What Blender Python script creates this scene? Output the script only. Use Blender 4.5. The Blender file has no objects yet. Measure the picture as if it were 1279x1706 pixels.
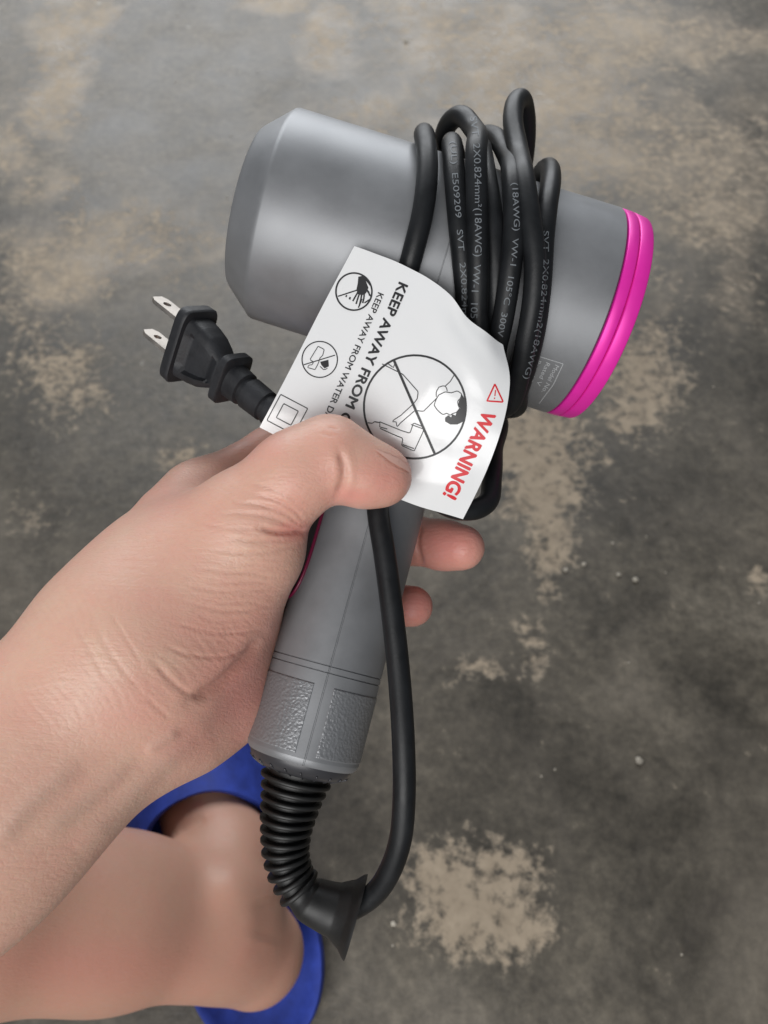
import bpy, bmesh, math, random
import numpy as np
from mathutils import Vector, Matrix
from mathutils.bvhtree import BVHTree

random.seed(7); np.random.seed(7)
sc = bpy.context.scene
COL = sc.collection

# ------------------------------------------------------------------ camera
PW, PH, FPX = 1279.0, 1706.0, 1241.0
CAM_H, TAU = 0.58, math.radians(28.0)
cam_d = bpy.data.cameras.new("camera")
cam = bpy.data.objects.new("camera", cam_d); COL.objects.link(cam)
cam.location = (0, 0, CAM_H); cam.rotation_euler = (TAU, 0, 0)
cam_d.sensor_fit = 'VERTICAL'; cam_d.sensor_height = 36.0
cam_d.lens = 36.0 * FPX / PH
cam_d.clip_start = 0.01; cam_d.clip_end = 60
cam_d.dof.use_dof = True
cam_d.dof.focus_distance = 0.228
cam_d.dof.aperture_fstop = 14.0
sc.camera = cam

# ------------------------------------------------------------------ light
world = bpy.data.worlds.new("World"); sc.world = world; world.use_nodes = True
bg = world.node_tree.nodes["Background"]
bg.inputs[0].default_value = (0.80, 0.88, 1.0, 1); bg.inputs[1].default_value = 0.11
def area(name, loc, target, sx, sy, power, color):
    l = bpy.data.lights.new(name, 'AREA'); l.shape = 'RECTANGLE'; l.size = sx; l.size_y = sy
    l.energy = power; l.color = color
    o = bpy.data.objects.new(name, l); COL.objects.link(o)
    o.location = loc
    o.rotation_euler = (Vector(target) - Vector(loc)).to_track_quat('-Z', 'Y').to_euler()
    return o
area("doorway_light", (-0.2, 2.3, 1.25), (0, 0.5, 0.1), 2.2, 1.7, 62, (0.95, 0.975, 1.0))
area("window_light", (-0.45, -1.25, 1.45), (0, 0.1, 0.3), 1.5, 1.1, 36, (1.0, 0.99, 0.975))
vs = sc.view_settings
vs.view_transform = 'Standard'; vs.look = 'None'; vs.gamma = 1.0; vs.exposure = 0.0
vs.use_curve_mapping = False

# ------------------------------------------------------------------ frames
CT, ST = math.cos(TAU), math.sin(TAU)
def c2w(P):                         # camera frame (x right, y down, z forward) -> world
    P = np.asarray(P, float)
    x, y, z = P[..., 0], -P[..., 1], -P[..., 2]
    return np.stack([x, y * CT - z * ST, CAM_H + y * ST + z * CT], -1)
def w2c(P):
    P = np.asarray(P, float)
    x, Y, Z = P[..., 0], P[..., 1], P[..., 2] - CAM_H
    y = Y * CT + Z * ST; z = -Y * ST + Z * CT
    return np.stack([x, -y, -z], -1)
def cp(px, py, d):                  # a point measured in the photo at distance d -> camera frame
    return np.array([(px - PW / 2) / FPX * d, (py - PH / 2) / FPX * d, d])
def wp(px, py, d): return c2w(cp(px, py, d))
def proj(Pw):
    c = w2c(Pw)
    return np.stack([c[..., 0] / c[..., 2] * FPX + PW / 2, c[..., 1] / c[..., 2] * FPX + PH / 2], -1)
def at_height(px, py, z):           # where the line of sight meets the level z
    d = c2w(cp(px, py, 1.0)) - np.array([0, 0, CAM_H])
    t = (z - CAM_H) / d[2]
    return np.array([0, 0, CAM_H]) + d * t

# ------------------------------------------------------------------ materials
def mat(name):
    m = bpy.data.materials.new(name); m.use_nodes = True
    nt = m.node_tree; return m, nt, nt.nodes["Principled BSDF"]
def node(nt, typ, **kw):
    n = nt.nodes.new(typ)
    for k, v in kw.items():
        if k.startswith('i_'):
            key = k[2:]; key = int(key) if key.isdigit() else key.replace('_', ' ')
            n.inputs[key].default_value = v
        else: setattr(n, k, v)
    return n
def ramp(nt, fac, stops):
    r = nt.nodes.new('ShaderNodeValToRGB'); e = r.color_ramp.elements
    while len(e) < len(stops): e.new(0.5)
    for el, (p, c) in zip(e, stops):
        el.position = p; el.color = (c if isinstance(c, tuple) else (c, c, c)) + (1,)
    nt.links.new(fac, r.inputs[0]); return r
def noise(nt, scale, detail=4, rough=0.55, vec=None, dist=0.0):
    n = node(nt, 'ShaderNodeTexNoise'); n.inputs['Scale'].default_value = scale
    n.inputs['Detail'].default_value = detail; n.inputs['Roughness'].default_value = rough
    n.inputs['Distortion'].default_value = dist
    if vec is not None: nt.links.new(vec, n.inputs['Vector'])
    return n
def objvec(nt, scale=None):
    t = node(nt, 'ShaderNodeTexCoord')
    if scale is None: return t.outputs['Object']
    m = node(nt, 'ShaderNodeMapping'); m.inputs['Scale'].default_value = scale
    nt.links.new(t.outputs['Object'], m.inputs[0]); return m.outputs[0]
def mixc(nt, fac, a, b, blend='MIX'):
    m = node(nt, 'ShaderNodeMix', data_type='RGBA', blend_type=blend)
    for s, v in ((0, fac), (6, a), (7, b)):
        if hasattr(v, 'links') or isinstance(v, bpy.types.NodeSocket): nt.links.new(v, m.inputs[s])
        else: m.inputs[s].default_value = v if not isinstance(v, tuple) else v + (1,)
    return m.outputs[2]
def bump(nt, height, strength, dist, prev=None):
    b = node(nt, 'ShaderNodeBump'); b.inputs['Strength'].default_value = strength
    b.inputs['Distance'].default_value = dist; nt.links.new(height, b.inputs['Height'])
    if prev is not None: nt.links.new(prev, b.inputs['Normal'])
    return b.outputs[0]
def plain(name, col, rough, metallic=0.0, spec=0.5, var=0.0, vscale=80, bmp=0.0, bscale=900, coat=0.0):
    m, nt, p = mat(name)
    p.inputs['Roughness'].default_value = rough; p.inputs['Metallic'].default_value = metallic
    p.inputs['Specular IOR Level'].default_value = spec; p.inputs['Coat Weight'].default_value = coat
    p.inputs['Base Color'].default_value = col + (1,)
    v = objvec(nt)
    if var > 0:
        n = noise(nt, vscale, 5, 0.6, v)
        lo = tuple(c * (1 - var) for c in col); hi = tuple(min(1, c * (1 + var)) for c in col)
        r = ramp(nt, n.outputs[0], [(0.3, lo), (0.7, hi)])
        nt.links.new(r.outputs[0], p.inputs['Base Color'])
        rr = ramp(nt, n.outputs[0], [(0.3, max(0, rough - 0.06)), (0.7, min(1, rough + 0.08))])
        nt.links.new(rr.outputs[0], p.inputs['Roughness'])
    if bmp > 0:
        n2 = noise(nt, bscale, 3, 0.6, v)
        nt.links.new(bump(nt, n2.outputs[0], bmp, 0.0004), p.inputs['Normal'])
    return m

M = {}
M['shell'] = plain('grey_metallic_paint', (0.235, 0.241, 0.252), 0.47, 0.42, 0.45, 0.14, 38, 0.06, 2500)
M['magenta'] = plain('magenta_plastic', (0.82, 0.024, 0.41), 0.46, 0.2, 0.5, 0.06, 60)
M['dark_magenta'] = plain('switch_rim_magenta', (0.16, 0.006, 0.04), 0.35)
M['cap'] = plain('charcoal_end_cap', (0.045, 0.045, 0.05), 0.35, 0.2, 0.5)
M['gap'] = plain('dark_gap', (0.02, 0.02, 0.022), 0.6)
M['rubber'] = plain('black_cord_rubber', (0.010, 0.011, 0.0125), 0.46, 0.0, 0.32, 0.25, 120, 0.12, 900)
M['boot'] = plain('black_boot_rubber', (0.014, 0.014, 0.014), 0.46, 0.0, 0.4, 0.3, 90, 0.10, 700)
M['plug'] = plain('black_plug_rubber', (0.016, 0.017, 0.020), 0.55, 0.0, 0.45, 0.3, 150, 0.25, 1400)
M['metal'] = plain('nickel_blade', (0.42, 0.39, 0.36), 0.5, 1.0, 0.5, 0.15, 200, 0.15, 700)
M['ink'] = plain('black_ink', (0.022, 0.022, 0.024), 0.45)
M['red_ink'] = plain('red_ink', (0.66, 0.018, 0.028), 0.45)
M['grey_ink'] = plain('pale_cord_ink', (0.15, 0.165, 0.18), 0.65)
M['faint_ink'] = plain('faint_label_ink', (0.42, 0.43, 0.44), 0.6)
M['foam'] = plain('blue_foam', (0.022, 0.045, 0.28), 0.66, 0.0, 0.3, 0.25, 90, 0.25, 900)
M['nail'] = plain('nail', (0.66, 0.40, 0.33), 0.30, 0.0, 0.5, 0.05, 100)

def shell_textured():
    m, nt, p = mat('grey_grained_grip')
    p.inputs['Base Color'].default_value = (0.235, 0.241, 0.252, 1); p.inputs['Metallic'].default_value = 0.42
    p.inputs['Roughness'].default_value = 0.40
    v = objvec(nt)
    vo = node(nt, 'ShaderNodeTexVoronoi', feature='SMOOTH_F1'); vo.inputs['Scale'].default_value = 1050
    vo.inputs['Smoothness'].default_value = 0.6
    nt.links.new(v, vo.inputs['Vector'])
    n2 = noise(nt, 1300, 2, 0.5, v, 0.6)
    add = node(nt, 'ShaderNodeMath', operation='ADD'); nt.links.new(vo.outputs[0], add.inputs[0]); nt.links.new(n2.outputs[0], add.inputs[1])
    nt.links.new(bump(nt, add.outputs[0], 0.38, 0.0004), p.inputs['Normal'])
    return m
M['grip'] = shell_textured()

def vinyl():
    m, nt, p = mat('white_glossy_vinyl')
    p.inputs['Base Color'].default_value = (0.78, 0.785, 0.79, 1); p.inputs['Roughness'].default_value = 0.17
    p.inputs['Subsurface Weight'].default_value = 0.1; p.inputs['Subsurface Radius'].default_value = (0.001, 0.001, 0.001)
    v = objvec(nt)
    n = noise(nt, 45, 2, 0.5, v); n2 = noise(nt, 300, 2, 0.5, v)
    b = bump(nt, n.outputs[0], 0.14, 0.004)
    nt.links.new(bump(nt, n2.outputs[0], 0.10, 0.0004, b), p.inputs['Normal'])
    return m
M['vinyl'] = vinyl()

def skin(name, base, blushc, dark):
    m, nt, p = mat(name)
    v = objvec(nt)
    at = node(nt, 'ShaderNodeAttribute', attribute_name='blush')
    n1 = noise(nt, 75, 6, 0.68, v); n2 = noise(nt, 420, 4, 0.6, v); n3 = noise(nt, 22, 3, 0.5, v)
    c = mixc(nt, at.outputs['Fac'], base, blushc)
    r1 = ramp(nt, n1.outputs[0], [(0.32, 0.0), (0.72, 1.0)])
    f1 = node(nt, 'ShaderNodeMath', operation='MULTIPLY'); f1.inputs[1].default_value = 0.38
    nt.links.new(r1.outputs[0], f1.inputs[0])
    c = mixc(nt, f1.outputs[0], c, blushc)
    r2 = ramp(nt, n2.outputs[0], [(0.45, 0.0), (0.75, 1.0)])
    f2 = node(nt, 'ShaderNodeMath', operation='MULTIPLY'); f2.inputs[1].default_value = 0.12
    nt.links.new(r2.outputs[0], f2.inputs[0])
    c = mixc(nt, f2.outputs[0], c, dark)
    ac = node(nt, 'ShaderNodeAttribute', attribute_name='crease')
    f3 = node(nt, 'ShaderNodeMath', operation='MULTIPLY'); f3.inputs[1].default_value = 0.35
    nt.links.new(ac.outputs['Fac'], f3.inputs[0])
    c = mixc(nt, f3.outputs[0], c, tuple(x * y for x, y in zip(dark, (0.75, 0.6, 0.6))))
    av = node(nt, 'ShaderNodeAttribute', attribute_name='vein')
    f4 = node(nt, 'ShaderNodeMath', operation='MULTIPLY'); f4.inputs[1].default_value = 0.25
    nt.links.new(av.outputs['Fac'], f4.inputs[0])
    c = mixc(nt, f4.outputs[0], c, (0.33, 0.25, 0.21))
    nt.links.new(c, p.inputs['Base Color'])
    rr = ramp(nt, n1.outputs[0], [(0.3, 0.36), (0.7, 0.50)]); nt.links.new(rr.outputs[0], p.inputs['Roughness'])
    p.inputs['Specular IOR Level'].default_value = 0.38
    p.inputs['Subsurface Weight'].default_value = 0.22
    p.inputs['Subsurface Radius'].default_value = (0.006, 0.0022, 0.0012)
    p.inputs['Subsurface Scale'].default_value = 1.0
    # crackled skin grain
    vo = node(nt, 'ShaderNodeTexVoronoi', feature='DISTANCE_TO_EDGE'); vo.inputs['Scale'].default_value = 1.0
    nd = noise(nt, 160, 3, 0.5, v)
    mp = node(nt, 'ShaderNodeMapping'); mp.inputs['Scale'].default_value = (520, 760, 640); mp.inputs['Rotation'].default_value = (0.2, 0.1, 0.7)
    nt.links.new(v, mp.inputs[0])
    wv = node(nt, 'ShaderNodeVectorMath', operation='MULTIPLY_ADD'); wv.inputs[1].default_value = (1.6, 1.6, 1.6)
    nt.links.new(nd.outputs[1], wv.inputs[0]); nt.links.new(mp.outputs[0], wv.inputs[2])
    nt.links.new(wv.outputs[0], vo.inputs['Vector'])
    rv = ramp(nt, vo.outputs[0], [(0.0, 0.0), (0.22, 1.0)])
    # long fine lines across the limb
    mp2 = node(nt, 'ShaderNodeMapping'); mp2.inputs['Scale'].default_value = (130, 1100, 420); mp2.inputs['Rotation'].default_value = (0, 0, -0.75)
    nt.links.new(v, mp2.inputs[0]); nl = noise(nt, 1.0, 3, 0.6, mp2.outputs[0])
    b0 = bump(nt, nl.outputs[0], 0.30, 0.0006)
    b1 = bump(nt, rv.outputs[0], 0.13, 0.0003, b0)
    nt.links.new(bump(nt, n3.outputs[0], 0.30, 0.003, b1), p.inputs['Normal'])
    return m
M['skin'] = skin('skin', (0.650, 0.420, 0.318), (0.65, 0.260, 0.220), (0.48, 0.25, 0.18))
M['leg_skin'] = skin('leg_skin', (0.47, 0.275, 0.200), (0.52, 0.235, 0.18), (0.40, 0.21, 0.145))

def concrete():
    m, nt, p = mat('worn_concrete')
    v = objvec(nt)
    at = node(nt, 'ShaderNodeAttribute', attribute_name='patch')
    nA = noise(nt, 3.2, 6, 0.62, v, 0.4); nB = noise(nt, 11, 7, 0.65, v, 0.3); nC = noise(nt, 60, 6, 0.7, v); nD = noise(nt, 260, 4, 0.7, v)
    nE = noise(nt, 30, 8, 0.78, v, 0.2); nF = noise(nt, 120, 5, 0.7, v)
    base = ramp(nt, nA.outputs[0], [(0.30, (0.044, 0.039, 0.031)), (0.5, (0.076, 0.067, 0.053)), (0.68, (0.118, 0.106, 0.088))]).outputs[0]
    rb = ramp(nt, nB.outputs[0], [(0.33, (0.55, 0.55, 0.55)), (0.68, (1.45, 1.43, 1.40))])
    base = mixc(nt, 1.0, base, rb.outputs[0], 'MULTIPLY')
    rc = ramp(nt, nC.outputs[0], [(0.3, (0.70, 0.69, 0.67)), (0.7, (1.28, 1.27, 1.25))])
    base = mixc(nt, 1.0, base, rc.outputs[0], 'MULTIPLY')
    rf = ramp(nt, nF.outputs[0], [(0.30, (0.72, 0.71, 0.70)), (0.70, (1.28, 1.27, 1.25))])
    base = mixc(nt, 1.0, base, rf.outputs[0], 'MULTIPLY')
    nG = noise(nt, 5.5, 6, 0.68, objvec(nt, (1.1, 0.9, 1)), 0.7)
    rg = ramp(nt, nG.outputs[0], [(0.44, 0.0), (0.74, 0.45)])
    base = mixc(nt, rg.outputs[0], base, (0.185, 0.160, 0.130))
    # worn sandy patches: broad shape from the sheet, ragged edge from noise
    s1 = node(nt, 'ShaderNodeMath', operation='MULTIPLY_ADD'); s1.inputs[1].default_value = 1.7; s1.inputs[2].default_value = -0.85
    nt.links.new(nE.outputs[0], s1.inputs[0])
    s2 = node(nt, 'ShaderNodeMath', operation='MULTIPLY_ADD'); s2.inputs[1].default_value = 1.5; s2.inputs[2].default_value = -0.80
    nt.links.new(nF.outputs[0], s2.inputs[0])
    a1 = node(nt, 'ShaderNodeMath', operation='ADD'); nt.links.new(at.outputs['Fac'], a1.inputs[0]); nt.links.new(s1.outputs[0], a1.inputs[1])
    a2 = node(nt, 'ShaderNodeMath', operation='ADD'); nt.links.new(a1.outputs[0], a2.inputs[0]); nt.links.new(s2.outputs[0], a2.inputs[1])
    mk = ramp(nt, a2.outputs[0], [(0.30, 0.0), (0.68, 1.0)])
    sand = ramp(nt, nC.outputs[0], [(0.3, (0.255, 0.200, 0.140)), (0.7, (0.40, 0.325, 0.238))]).outputs[0]
    mf = node(nt, 'ShaderNodeMath', operation='MULTIPLY'); mf.inputs[1].default_value = 0.80; nt.links.new(mk.outputs[0], mf.inputs[0])
    col = mixc(nt, mf.outputs[0], base, sand)
    asf = node(nt, 'ShaderNodeAttribute', attribute_name='cloud')
    nH = noise(nt, 14, 5, 0.62, v, 0.5)
    c1 = node(nt, 'ShaderNodeMath', operation='MULTIPLY_ADD'); c1.inputs[1].default_value = 1.5; c1.inputs[2].default_value = -0.75
    nt.links.new(nH.outputs[0], c1.inputs[0])
    c2 = node(nt, 'ShaderNodeMath', operation='ADD'); nt.links.new(c1.outputs[0], c2.inputs[0]); nt.links.new(asf.outputs['Fac'], c2.inputs[1])
    ck = ramp(nt, c2.outputs[0], [(0.25, 0.0), (0.85, 0.72)])
    col = mixc(nt, ck.outputs[0], col, sand)
    # pale grit specks and dark scuffs
    vo = node(nt, 'ShaderNodeTexVoronoi'); vo.inputs['Scale'].default_value = 30; nt.links.new(v, vo.inputs['Vector'])
    sp = ramp(nt, vo.outputs['Distance'], [(0.0, 1.0), (0.07, 1.0), (0.10, 0.0)])
    gate = ramp(nt, nB.outputs[0], [(0.56, 0.0), (0.60, 0.55)])
    g = node(nt, 'ShaderNodeMath', operation='MULTIPLY'); nt.links.new(sp.outputs[0], g.inputs[0]); nt.links.new(gate.outputs[0], g.inputs[1])
    col = mixc(nt, g.outputs[0], col, (0.45, 0.43, 0.38))
    rs = ramp(nt, noise(nt, 7, 5, 0.7, objvec(nt, (1.0, 1.6, 1)), 0.8).outputs[0], [(0.60, 0.0), (0.74, 0.45)])
    col = mixc(nt, rs.outputs[0], col, (0.055, 0.046, 0.038))
    nt.links.new(col, p.inputs['Base Color'])
    rr = ramp(nt, nB.outputs[0], [(0.3, 0.42), (0.7, 0.60)])
    r2 = mixc(nt, mk.outputs[0], rr.outputs[0], (0.8, 0.8, 0.8)); nt.links.new(r2, p.inputs['Roughness'])
    p.inputs['Specular IOR Level'].default_value = 0.55
    b0 = bump(nt, mk.outputs[0], 0.35, -0.001)
    b1 = bump(nt, nD.outputs[0], 0.25, 0.0012, b0)
    nt.links.new(bump(nt, nC.outputs[0], 0.30, 0.002, b1), p.inputs['Normal'])
    return m
M['concrete'] = concrete()

# ------------------------------------------------------------------ mesh helpers
def link(name, verts, faces, m, parent=None, smooth=True, kind=None, label=None, sharp=None):
    verts = np.asarray(verts, float)
    off = np.zeros(3)
    if parent is not None:
        o = parent
        while o is not None: off = off + np.array(o.location); o = o.parent
    me = bpy.data.meshes.new(name)
    me.from_pydata((verts - off).tolist(), [], [tuple(int(i) for i in f) for f in faces])
    me.materials.append(m)
    if smooth:
        me.polygons.foreach_set('use_smooth', [True] * len(me.polygons))
        if sharp is not None: me.set_sharp_from_angle(angle=math.radians(sharp))
    me.update()
    o = bpy.data.objects.new(name, me); COL.objects.link(o)
    if parent is not None: o.parent = parent
    if kind: o['kind'] = kind
    if label: o['label'] = label
    return o
def fix_normals(o):
    bm = bmesh.new(); bm.from_mesh(o.data); bmesh.ops.recalc_face_normals(bm, faces=bm.faces[:]); bm.to_mesh(o.data); bm.free()
    return o
def empty(name, loc, label, cat, group=None):
    o = bpy.data.objects.new(name, None); COL.objects.link(o); o.location = loc
    o.empty_display_size = 0.02
    o['label'] = label; o['category'] = cat
    if group: o['group'] = group
    return o
def grid_faces(nu, nv, close_v=False, close_u=False):
    f = []
    for i in range(nu if close_u else nu - 1):
        for j in range(nv if close_v else nv - 1):
            i2, j2 = (i + 1) % nu, (j + 1) % nv
            f.append((i * nv + j, i * nv + j2, i2 * nv + j2, i2 * nv + j))
    return f
def catmull(pts, step):
    P = np.asarray(pts, float); n = len(P)
    Q = np.vstack([2 * P[0] - P[1], P, 2 * P[-1] - P[-2]]); out = []
    for i in range(n - 1):
        p0, p1, p2, p3 = Q[i:i + 4]
        # centripetal-ish: uniform with limited tangents
        L = np.linalg.norm(p2 - p1)
        l0, l2 = np.linalg.norm(p1 - p0), np.linalg.norm(p3 - p2)
        m1 = ((p1 - p0) / max(l0, 1e-9) * L + (p2 - p1)) * 0.5 * 0.98 if l0 > 1e-9 else (p2 - p1)
        m1 = ((p2 - p1) / L * l0 + (p1 - p0) / max(l0, 1e-9) * L) / (l0 + L) * L
        m2 = ((p3 - p2) / max(l2, 1e-9) * L + (p2 - p1) / L * l2) / (l2 + L) * L
        k = max(2, int(L / step))
        for t in np.linspace(0, 1, k, endpoint=False):
            t2, t3 = t * t, t * t * t
            out.append((2*t3-3*t2+1)*p1 + (t3-2*t2+t)*m1 + (-2*t3+3*t2)*p2 + (t3-t2)*m2)
    out.append(P[-1]); return np.array(out)
def resample(P, step):
    d = np.r_[0, np.cumsum(np.linalg.norm(np.diff(P, axis=0), axis=1))]
    n = max(2, int(d[-1] / step)); s = np.linspace(0, d[-1], n)
    return np.stack([np.interp(s, d, P[:, k]) for k in range(P.shape[1])], -1)
def frames(P):
    T = np.gradient(P, axis=0); T /= np.linalg.norm(T, axis=1)[:, None]
    u = np.cross(T[0], [0.3, 0.2, 1.0]); u /= np.linalg.norm(u); U = [u]
    for i in range(1, len(P)):
        u = U[-1] - T[i] * np.dot(U[-1], T[i]); u /= np.linalg.norm(u); U.append(u)
    U = np.array(U); return T, U, np.cross(T, U)
def tube(P, R, segs=16, caps=True):
    P = np.asarray(P, float); R = np.broadcast_to(np.asarray(R, float), (len(P),))
    T, U, V = frames(P); a = np.linspace(0, 2 * math.pi, segs, endpoint=False)
    ring = P[:, None] + R[:, None, None] * (np.cos(a)[None, :, None] * U[:, None] + np.sin(a)[None, :, None] * V[:, None])
    v = ring.reshape(-1, 3); f = grid_faces(len(P), segs, True)
    if caps:
        f += [tuple(range(segs))[::-1], tuple(range((len(P) - 1) * segs, len(P) * segs))]
    return v, f
def bvh_of(objs):
    vs, fs, n = [], [], 0
    for o in objs:
        off = o.matrix_world if False else None
        base = np.zeros(3); q = o.parent
        while q is not None: base = base + np.array(q.location); q = q.parent
        vv = np.array([v.co[:] for v in o.data.vertices]) + base
        vs += [tuple(x) for x in vv]; fs += [tuple(i + n for i in p.vertices) for p in o.data.polygons]; n += len(vv)
    return BVHTree.FromPolygons(vs, fs)
EYE = np.array([0, 0, CAM_H])
def cast(bvh, px, py, lift):
    """the printed mark at this spot of the surface, lifted a hair off it"""
    d = c2w(cp(px, py, 1.0)) - EYE; d /= np.linalg.norm(d)
    h, n, i, dist = bvh.ray_cast(Vector(EYE), Vector(d))
    if h is None: return None
    n = np.array(n); n = n if np.dot(n, d) < 0 else -n
    return np.array(h) + n * lift

# ------------------------------------------------------------------ floor
PATCH = [  # cx, cy, rx, ry, strength (photo positions of the worn patches)
 (885,735,85,58,1.0),(905,815,62,62,1.0),(918,895,36,60,1.0),(915,985,18,26,.75),(1075,625,62,85,.85),(1055,700,45,36,.8),(1100,560,40,40,.65),
 (1000,770,30,14,.55),(880,1060,28,30,.65),(892,1100,26,26,.65),(800,1112,48,16,.7),(758,1135,14,12,.65),
 (745,1465,72,62,1.0),(800,1525,92,62,1.05),(835,1450,60,40,.95),(890,1560,48,22,.8),(700,1490,28,36,.75),(850,1600,24,14,.7),
 (200,395,105,42,.75),(85,455,75,55,.85),(95,610,75,50,.75),(120,660,60,50,.7),(300,765,36,26,.7),(110,140,24,62,.8),(100,70,40,70,.75),
 (75,185,40,42,.8),(150,25,36,36,.8),(18,245,28,45,.7),(80,310,60,26,.6),(240,370,60,26,.65),(40,520,50,36,.6),(60,860,40,40,.5),
 (545,55,40,46,.75),(460,4,50,14,.8),(780,60,110,60,.75),(900,130,150,90,.8),(1010,70,120,60,.8),(1150,70,60,46,.7),(1000,230,150,75,.75),
 (1150,270,130,70,.75),(1240,65,60,18,.8),(1190,360,70,46,.8),(630,190,60,30,.6),(1090,460,50,40,.55),(1230,480,40,60,.5),(690,40,60,50,.6),
 (1265,970,20,30,.6),(10,1640,60,40,.4),(330,420,70,50,.5)]
def axis_lines(lo, hi, a, b, fine, coarse):
    return np.r_[np.arange(lo, a, coarse), np.arange(a, b, fine), np.arange(b, hi + 1e-6, coarse)]
gx = axis_lines(-3.0, 3.0, -1.0, 1.0, 0.007, 0.25); gy = axis_lines(-2.0, 4.0, -0.25, 1.75, 0.007, 0.25)
GX, GY = np.meshgrid(gx, gy, indexing='ij')
fv = np.stack([GX, GY, np.zeros_like(GX)], -1).reshape(-1, 3)
floor = link('floor', fv, grid_faces(len(gx), len(gy))[:], M['concrete'], kind='structure')
fix = floor.data.polygons[0].normal.z
if fix < 0: floor.data.flip_normals()
c = w2c(fv); ok = c[:, 2] > 0.15
pj = proj(fv); fld = np.zeros(len(fv))
for (cx, cy, rx, ry, s) in PATCH:
    q = np.sqrt(((pj[:, 0] - cx) / rx) ** 2 + ((pj[:, 1] - cy) / ry) ** 2)
    fld = np.maximum(fld, (s if cy > 500 else s * .84) * np.clip(1.08 - (0.58 if cy > 500 else .5) * q, 0, .80 if cy > 500 else .74))
outside = (pj[:, 0] < -60) | (pj[:, 0] > PW + 60) | (pj[:, 1] < -60) | (pj[:, 1] > PH + 60) | ~ok
wild = 0.38 + 0.25 * np.sin(fv[:, 0] * 9 + 1.3 * np.sin(fv[:, 1] * 7)) * np.sin(fv[:, 1] * 8 + 0.7)
fld = np.where(outside, np.maximum(wild, 0), fld)
cloud = np.zeros(len(fv))
for (cx, cy, rx, ry, s) in PATCH:
    if cy < 500:
        q = np.sqrt(((pj[:, 0] - cx) / (rx * 1.15)) ** 2 + ((pj[:, 1] - cy) / (ry * 1.15)) ** 2); cloud = np.maximum(cloud, s * np.clip(1.1 - .55 * q, 0, .8))
cloud = np.where(outside, np.clip(wild, 0, 1) * .8, cloud)
ac_ = floor.data.attributes.new('cloud', 'FLOAT', 'POINT'); ac_.data.foreach_set('value', cloud.astype(np.float32))
at_ = floor.data.attributes.new('patch', 'FLOAT', 'POINT'); at_.data.foreach_set('value', fld.astype(np.float32))

rng = np.random.RandomState(11); gvv, gff = [], []
ico = [(0,0,1),(.89,0,.45),(.28,.85,.45),(-.72,.53,.45),(-.72,-.53,.45),(.28,-.85,.45),(.72,.53,-.45),(-.28,.85,-.45),(-.89,0,-.45),(-.28,-.85,-.45),(.72,-.53,-.45),(0,0,-1)]
icf = [(0,1,2),(0,2,3),(0,3,4),(0,4,5),(0,5,1),(1,6,2),(2,7,3),(3,8,4),(4,9,5),(5,10,1),(6,7,2),(7,8,3),(8,9,4),(9,10,5),(10,6,1),(6,11,7),(7,11,8),(8,11,9),(9,11,10),(10,11,6)]
spots = [(1058, 966, .0030), (1030, 958, .0020), (942, 950, .0022), (972, 940, .0022), (1063, 1268, .0032), (655, 1540, .0022), (676, 70, .0030), (1020, 905, .0012)]
spots = [(at_height(x, y, 0), r) for x, y, r in spots] + [(np.array([rng.uniform(-.7, .8), rng.uniform(-.1, 1.2), 0]), rng.uniform(.0005, .0013)) for _ in range(160)]
for p, r in spots:
    b = len(gvv)
    for q in ico: gvv.append(p + np.array(q) * r * rng.uniform(.7, 1.2, 3) * [1, 1, .6] + [0, 0, r * .35])
    gff += [tuple(i + b for i in q) for q in icf]
grit = link('grit', gvv, gff, plain('pale_grit', (0.34, 0.31, 0.26), 0.8, 0, .3, .5, 30), smooth=False, kind='stuff')
grit['label'] = 'pale sandy grit scattered over the worn floor'; grit['category'] = 'grit'

# ------------------------------------------------------------------ hair dryer
def nrm(v): v = np.asarray(v, float); return v / np.linalg.norm(v)
rad = math.radians
TX, TY = rad(4.5), rad(12)
DX = nrm([math.cos(rad(16)) * math.cos(TX), math.sin(rad(16)) * math.cos(TX), math.sin(TX)])
DY = np.array([-math.sin(rad(14.5)) * math.cos(TY), math.cos(rad(14.5)) * math.cos(TY), -math.sin(TY)])
DY = nrm(DY - DX * np.dot(DX, DY)); DN = -np.cross(DX, DY)
DO = cp(725, 447, 0.27)
def dl(a, h, n): # dryer frame -> camera frame
    a, h, n = np.broadcast_arrays(np.asarray(a, float), h, n)
    return DO + a[..., None] * DX + h[..., None] * DY + n[..., None] * DN
dryer = empty('hair_dryer', tuple(c2w(dl(0, 0, 0))), 'grey hair dryer with a magenta ring and its black cord wound round the barrel', 'hair dryer')

def revolve(profile, segs, kind):
    th = np.linspace(0, 2 * math.pi, segs, endpoint=False)
    pr = np.asarray(profile, float)
    if kind == 'barrel':
        v = dl(pr[:, 0][:, None], pr[:, 1][:, None] * np.sin(th), pr[:, 1][:, None] * np.cos(th))
    else:
        v = dl(pr[:, 1][:, None] * np.sin(th), pr[:, 0][:, None] * np.ones(segs), pr[:, 1][:, None] * np.cos(th))
    return c2w(v.reshape(-1, 3)), grid_faces(len(pr), segs, True)
def RB(a): return 0.0361 + (a + 0.060) / 0.123 * 0.0018
A_R = 0.0552
prof = [(-0.058, 0.019), (-0.066, 0.0225), (-0.0692, 0.0240), (-0.0702, 0.0255), (-0.0698, 0.0268), (-0.0687, 0.0281), (-0.0608, 0.0351),
        (-0.0600, 0.0358), (-0.0590, RB(-.0590))]
for a in np.linspace(-0.050, -0.0006, 12): prof.append((a, RB(a)))
prof += [(-0.00022, RB(0)), (-0.00014, RB(0) - .0006), (0.00014, RB(0) - .0006), (0.00022, RB(0))]
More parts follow.
